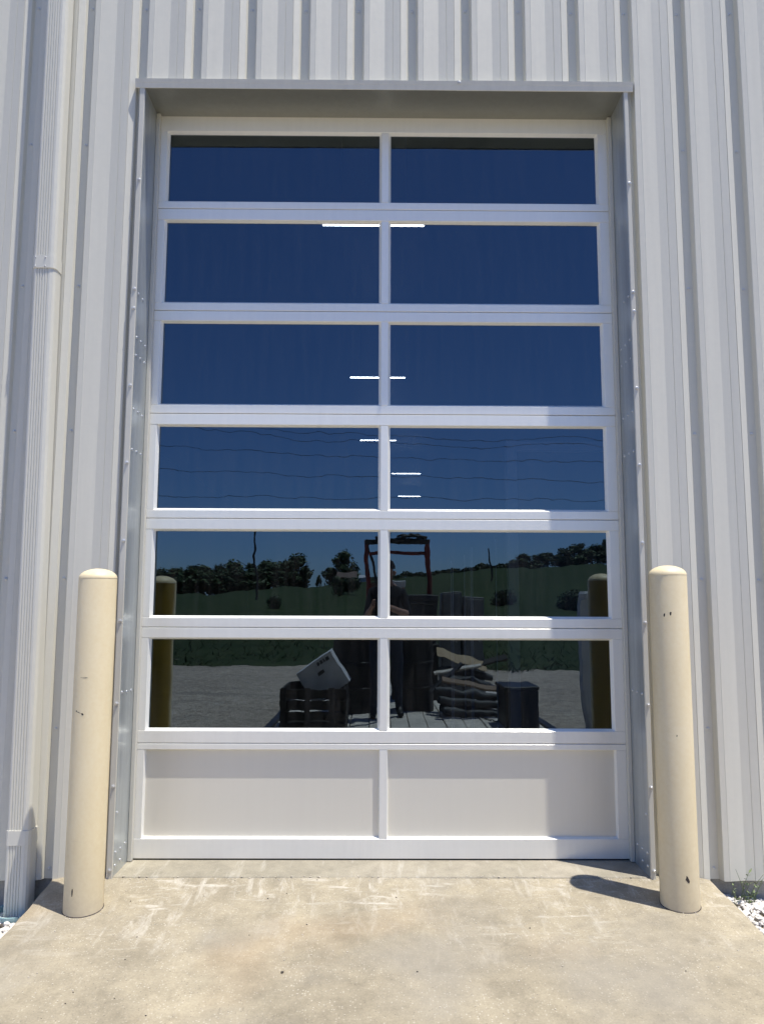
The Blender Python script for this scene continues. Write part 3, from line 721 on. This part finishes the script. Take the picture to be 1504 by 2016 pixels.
def loose_board(x0, x1, y, z0, z1, w, tilt, mt, label):
    L = math.hypot(x1-x0, z1-z0); rm = Matrix.Rotation(-math.atan2(z1-z0, x1-x0), 3, 'Y') @ Matrix.Rotation(tilt, 3, 'X')
    tag(MB().cbox(-L/2, L/2, -w/2, w/2, -.012, .012, .003, rotm=rm, at=((x0+x1)/2, y, (z0+z1)/2)).build('loose_board', mt), label, 'board', 'loose boards on the trailer pile')
loose_board(.66, 1.20, -5.02, .50, .62, .09, -.2, 'plank', 'pale loose board on the pile, sloping up to the right')
loose_board(.72, 1.46, -4.68, .47, .36, .12, -.3, 'house_wall', 'brown loose board across the front of the pile')
loose_board(.60, .98, -4.95, .30, .64, .07, -.4, 'tarp', 'short dark loose board leaning steeply on the pile')
loose_board(1.0, 1.56, -5.3, .55, .70, .14, -.3, 'crate', 'dark loose board at the back of the pile')
# low plank-decked trailer the photographer stands on
DZ = .05
TR = empty('trailer', (.3, -6, GZ)); tag(TR, 'low flat trailer with weathered plank deck behind the camera', 'trailer')
px_ = -1.12; k = 0
while px_ < 1.7:
    MB().cbox(px_, px_+.195, -8.6, -3.55+.015*math.sin(k*5), DZ-.045, DZ+.003*math.sin(k*3), .006).build('plank', 'plank', TR); px_ += .203; k += 1
fr = MB().box(-1.14, 1.74, -3.75, -3.65, DZ-.15, DZ-.048).box(-1.14, 1.74, -8.6, -8.5, DZ-.15, DZ-.048).box(-1.2, -1.125, -8.6, -3.6, DZ-.16, DZ+.02).box(1.73, 1.80, -8.6, -3.6, DZ-.16, DZ+.02).tube([(.3, -8.6, DZ-.1), (.3, -10.2, DZ-.05)], .06, 8)
fr.build('frame', 'black_steel', TR)
ry = Matrix.Rotation(math.pi/2, 3, 'Y')
for sx in (-.9, 1.5):
    for y in (-6.3, -7.1):
        w_ = MB().lathe([(.06, -.07), (.085, -.065), (.095, -.04), (.095, .04), (.085, .065), (.06, .07)], 24, at=(sx, y, GZ+.085), rotm=ry).build('wheel', 'tyre', TR, smooth=True)
        MB().lathe([(.058, -.072), (.04, -.05), (.04, .05), (.058, .072)], 20, at=(sx, y, GZ+.085), rotm=ry).build('rim', 'grey_steel', w_)
RK = empty('rack', (.25, -7, DZ)); tag(RK, 'dark red steel rack standing on the trailer', 'rack')
for x0, x1 in ((-.17, -.20), (.60, .72)): MB().tube([(x1 if x0 < 0 else .76, -6.96, DZ), (x0 if x0 < 0 else .71, -6.96, 1.6), (x1 if x0 < 0 else .68, -6.96, 2.28)], .035, 8).build('post', 'rust_red', RK)
MB().box(-.22, .70, -7.0, -6.92, 2.21, 2.28).build('top_bar', 'black_steel', RK); MB().box(-.15, .69, -6.99, -6.93, 2.05, 2.10).build('cross_bar', 'rust_red', RK)
MB().tube([(-.19, -6.96, 2.2), (-.08, -6.96, 1.95), (-.04, -6.96, 1.5)], .02, 6).build('brace', 'black_steel', RK)
MB().box(-.14, .02, -7.05, -7.0, .4, 1.65).build('board', 'house_wall', RK)
rope = MB(); r_ = random.Random(2)
for a, b_ in ((-.05, .12), (.22, .66)):
    for k in range(5): rope.tube([(a+(b_-a)*t+r_.uniform(-.02, .02), -6.95+r_.uniform(-.06, .06), 2.27+r_.uniform(-.05, .09)) for t in (0, .25, .5, .75, 1)], .018, 6)
tag(rope.build('coiled_rope', 'black_steel'), 'dark rope and cable lying on top of the red rack', 'rope')
CR = empty('crate', (-.66, -4.1, DZ)); tag(CR, 'dark slatted crate at the left end of the trailer', 'crate')
for z in (.06, .17, .28, .39):
    MB().box(-1.01, -.33, -3.735, -3.71, z, z+.085).build('slat', 'crate', CR); MB().box(-1.01, -.33, -4.5, -4.475, z, z+.085).build('slat', 'crate', CR)
    for x in (-1.01, -.355): MB().box(x, x+.025, -4.475, -3.735, z, z+.085).build('slat', 'crate', CR)
for x in (-1.0, -.75, -.5): MB().box(x, x+.06, -3.71, -3.69, .05, .49).build('batten', 'black_steel', CR)
MB().box(-.985, -.355, -4.475, -3.735, .052, .07).build('base', 'crate', CR)
WB = empty('carton', (-.58, -4.1, .5)); tag(WB, 'white carton tipped over the crate on the trailer', 'box')
rm = Matrix.Rotation(R(33), 3, 'Y').inverted(); at_ = (-.585, -4.15, .56)
MB().cbox(-.215, .215, -.2, .2, -.19, .19, .004, rotm=rm, at=at_).build('body', 'white_box', WB)
for (x0, x1, z0, z1) in ((.02, .05, .12, .16), (.06, .09, .12, .16), (.10, .12, .12, .16), (.13, .17, .12, .16), (-.02, .06, .03, .065)): MB().box(x0, x1, .2005, .2015, z0, z1, rotm=rm, at=at_).build('print', 'black_steel', WB)
MB().box(.216, .22, -.2, .2, -.19, .19, rotm=rm, at=at_).build('flap', 'white_box', WB)
TB = empty('tool_chest', (1.45, -4, DZ)); tag(TB, 'dark box at the right end of the trailer', 'box')
MB().cbox(1.27, 1.62, -4.3, -3.76, DZ, .46, .008).build('body', 'black_steel', TB); MB().cbox(1.26, 1.63, -4.31, -3.75, .46, .50, .008).build('lid', 'black_steel', TB); MB().box(1.40, 1.49, -3.765, -3.745, .40, .45).build('latch', 'black_steel', TB)
for i_, (x0, x1, y, z, q) in enumerate(((.72, 1.42, -4.75, .11, .055), (.70, 1.45, -4.9, .12, .06), (.68, 1.44, -4.8, .22, .055), (.66, 1.40, -4.9, .31, .06), (.76, 1.32, -5.1, .44, .06), (.72, 1.36, -5.2, .52, .05))):
    r_ = random.Random(i_); pts = [(x0+(x1-x0)*t, y+r_.uniform(-.03, .03), z-.05*t+r_.uniform(-.022, .022)) for t in (0, .2, .4, .6, .8, 1)]
    tag(MB().tube(pts, [q*.7, q*1.1, q*.85, q*1.05, q*.9, q*.6], 12).build('tarp_roll', 'tarp', smooth=True), ('front bottom', 'rear bottom', 'front second', 'rear second', 'front top', 'rear top')[i_]+' rolled dark tarp in the heap on the trailer', 'tarp', 'rolled tarps on the trailer')
cb = MB(); n_ = 7
vs = [(.70+.59*k/n_, y, .73-.15*k/n_+.015*math.sin(k*1.7)-dz-(y+5.2)*.55) for dz in (0, .006) for y in (-5.32, -5.14) for k in range(n_+1)]
m_ = n_+1; fs = [(k, k+1, m_+k+1, m_+k) for k in range(n_)]+[(2*m_+k+1, 2*m_+k, 3*m_+k, 3*m_+k+1) for k in range(n_)]+[(k+1, k, 2*m_+k, 2*m_+k+1) for k in range(n_)]+[(m_+k, m_+k+1, 3*m_+k+1, 3*m_+k) for k in range(n_)]
tag(cb.add(vs, fs).build('cardboard_sheet', 'cardboard'), 'bent brown cardboard sheet lying on the tarps', 'cardboard')
for nm, lab, (x0, x1, y0, y1, z0, z1), mt in (('steel_cabinet', 'left grey steel cabinet on the trailer', (.86, 1.12, -6.9, -6.45, DZ, 1.48), 'grey_steel'), ('steel_cabinet', 'right grey steel cabinet on the trailer', (1.16, 1.44, -6.9, -6.45, DZ, 1.42), 'grey_steel')):
    e_ = empty(nm, ((x0+x1)/2, (y0+y1)/2, z0)); tag(e_, lab, 'cabinet', 'steel cabinets on the trailer'); MB().cbox(x0, x1, y0, y1, z0, z1, .006).build('body', mt, e_)
    MB().cbox(x0+.02, x1-.02, y1, y1+.012, z0+.05, z1-.03, .003).build('door', mt, e_); MB().box(x1-.06, x1-.045, y1+.012, y1+.03, .8, .95).build('handle', 'zinc', e_)
for nm, lab, (x0, x1, y0, y1, z0, z1), mt in (('tool_box', 'lower dark toolbox beside the rack', (.15, .80, -6.6, -6.2, DZ, .75), 'black_steel'), ('tool_box', 'upper dark toolbox beside the rack', (.20, .78, -6.6, -6.22, .79, 1.42), 'tarp'), ('cooler', 'small orange cooler on the toolboxes', (.14, .34, -6.5, -6.25, 1.46, 1.62), 'orange')):
    e_ = empty(nm, ((x0+x1)/2, (y0+y1)/2, z0)); tag(e_, lab, 'box'); MB().cbox(x0, x1, y0, y1, z0, z1-.05, .01).build('body', mt, e_); MB().cbox(x0-.008, x1+.008, y0-.008, y1+.008, z1-.05, z1+.038, .01).build('lid', mt if mt != 'orange' else 'white_box', e_)
    MB().tube([(x0+.08, y1+.01, z1-.12), (x0+.08, y1+.04, z1-.1), (x1-.08, y1+.04, z1-.1), (x1-.08, y1+.01, z1-.12)], .009, 6).build('handle', 'black_steel', e_)
for x, y, lab in ((-.30, -5.3, 'black drum left of the photographer'), (.42, -5.35, 'black drum right of the photographer')):
    e_ = empty('drum', (x, y, DZ)); tag(e_, lab, 'drum', 'black drums on the trailer'); MB().lathe([(.24, 0), (.24, .25), (.25, .26), (.25, .28), (.24, .29), (.24, .55), (.25, .56), (.25, .58), (.24, .59), (.24, .84), (.25, .86), (.23, .86), (.22, .84)], 28, at=(x, y, DZ)).build('body', 'black_steel', e_, smooth=True); MB().lathe([(.03, .84), (.03, .87)], 10, at=(x+.12, y, DZ)).build('bung', 'zinc', e_)
CH = empty('chain', (1.2, -4.4, DZ)); tag(CH, 'rusty chain lying across the trailer planks', 'chain')
lm = MB(); lm.tube([(.022*math.cos(t)+.012*(1 if math.cos(t) > 0 else -1), .016*math.sin(t), 0) for t in [2*math.pi*k/12 for k in range(13)]], .005, 6); LM = lm.mesh('link', 'black_steel', smooth=True)
for k in range(18):
    t = k/17; a = math.atan2(.9, .36+.1*math.cos(t*9)); link('link', LM, CH, loc=(1.02+.36*t+.02*math.sin(t*9), -4.86+.9*t, DZ+.012), rotm=Matrix.Rotation(a, 3, 'Z') @ Matrix.Rotation(R(20 if k % 2 else 70), 3, 'X'))
UP = empty('utility_pedestal', (2.4, -4.66, GZ)); tag(UP, 'white utility pedestal with small cap standing in the gravel', 'pedestal')
MB().extrude([(2.30, -4.72), (2.62, -4.72), (2.62, -4.58), (2.30, -4.58)], 'z', .36, 1.40).build('cabinet', 'white_plastic', UP); MB().lathe([(.09, 1.40), (.09, 1.47), (.07, 1.50)], 16, at=(2.38, -4.65, 0)).build('cap', 'white_plastic', UP)
MB().tube([(2.42, -4.65, GZ-.1), (2.38, -4.65, .05), (2.36, -4.65, .37)], .075, 12).build('post', 'white_plastic', UP)
for z in (.55, .80): MB().box(2.50, 2.58, -4.58, -4.572, z, z+.12).build('vent', 'black_steel', UP)

# ================================================================== the photographer
def person():
    bx, by = .08, -4.80
    e_ = empty('person', (bx, by, DZ)); tag(e_, 'person in dark clothes holding up a phone on the trailer', 'person')
    J = []; E_ = []; Rd = []
    def j(p, r, par=None):
        J.append((bx+p[0], by+p[1], DZ+p[2])); Rd.append(r); i = len(J)-1
        if par is not None: E_.append((par, i))
        return i
    pel = j((0, 0, .96), .135); b1 = j((0, .01, 1.12), .13, pel); b2 = j((0, .0, 1.30), .15, b1); b3 = j((0, 0, 1.44), .125, b2); nk = j((0, .01, 1.53), .055, b3); h1 = j((0, .03, 1.60), .072, nk); h2 = j((0, .03, 1.68), .088, h1); h3 = j((0, .02, 1.75), .066, h2)
    ends = {}
    cxr = CX-bx
    for s in (-1, 1):
        a = j((s*.10, 0, .90), .095, pel); k_ = j((s*.12, .03, .50), .062, a); an = j((s*.13, -.02, .10), .045, k_); ft = j((s*.14, .06, .04), .042, an); j((s*.15, .17, .03), .034, ft)
        sh = j((s*.18, 0, 1.43), .065, b3); el = j((s*.25, .12, 1.16), .046, sh); wr = j((cxr+s*.075, .40, 1.265), .028, el); pm = j((cxr+s*.062, .445, 1.30), .027, wr)
        for q, (dz, L) in enumerate(((.045, .062), (.022, .070), (.0, .066), (-.02, .052))):
            f1 = j((cxr+s*.058, .475, 1.30+dz), .0095, pm); f2 = j((cxr+s*.050, .475+L*.45, 1.302+dz), .0088, f1); j((cxr+s*.030, .475+L*.35, 1.304+dz), .008, f2)
        t1 = j((cxr+s*.048, .435, 1.335), .011, pm); j((cxr+s*.028, .455, 1.355), .009, t1)
    me = bpy.data.meshes.new('body'); me.from_pydata(J, E_, []); ob = bpy.data.objects.new('body_skin', me); COL.objects.link(ob)
    sk = ob.modifiers.new('skin', 'SKIN'); sk.use_smooth_shade = True
    for k, v in enumerate(me.skin_vertices[0].data): v.radius = (Rd[k], Rd[k]); v.use_root = (k == 0)
    sb = ob.modifiers.new('sub', 'SUBSURF'); sb.levels = sb.render_levels = 2
    dg = bpy.context.evaluated_depsgraph_get(); m2 = bpy.data.meshes.new_from_object(ob.evaluated_get(dg)); bpy.data.objects.remove(ob)
    m2.name = 'body'; m2.materials.clear()
    for nm in ('skin', 'shirt', 'jeans', 'hair', 'black_steel'): m2.materials.append(M[nm])
    for p in m2.polygons:
        c = p.center; z = c.z-DZ; y = c.y-by; mi = 1
        if z < .11: mi = 4
        elif z < .98: mi = 2
        elif z > 1.51: mi = 0 if (z < 1.70 and y > .0) or z < 1.56 else 3
        elif y > .17 and z < 1.42: mi = 0
        p.material_index = mi; p.use_smooth = True
    body = link('body', m2, e_)
    hz_ = 1.665+DZ; hy = by+.115
    for s in (-1, 1):
        MB().lathe([(.002, -.008), (.009, 0), (.002, .008)], 10, at=(bx+s*.032, hy, hz_)).build('eye', 'white_box', e_, smooth=True)
        MB().lathe([(.004, -.03), (.016, -.012), (.018, .015), (.006, .03)], 10, at=(bx+s*.090, by+.03, hz_-.01)).build('ear', 'skin', e_, smooth=True)
    MB().tube([(bx, hy-.002, hz_), (bx, hy+.02, hz_-.035), (bx, hy-.004, hz_-.045)], [.008, .014, .008], 8).build('nose', 'skin', e_, smooth=True)
    MB().tube([(bx-.022, hy-.008, hz_-.072), (bx, hy+.002, hz_-.072), (bx+.022, hy-.008, hz_-.072)], .005, 6).build('mouth', 'rust_red', e_, smooth=True)
    MB().lathe([(.096, 0), (.094, .04), (.07, .085), (.01, .105)], 20, at=(bx, by+.02, DZ+1.705)).build('cap', 'shirt', e_, smooth=True)
    MB().extrude([(bx-.07, by+.09), (bx+.07, by+.09), (bx+.05, by+.18), (bx-.05, by+.18)], 'z', DZ+1.705, DZ+1.714).build('cap_peak', 'shirt', e_)
    ph = empty('phone', (CX, CY-.02, CZ-.05)); tag(ph, 'black phone held up by the person', 'phone')
    MB().cbox(CX-.037, CX+.037, CY-.026, CY-.018, CZ-.135, CZ+.02, .003).build('case', 'phone', ph); MB().box(CX-.034, CX+.034, CY-.0272, CY-.0262, CZ-.13, CZ+.015).build('screen', 'black_steel', ph)
person()
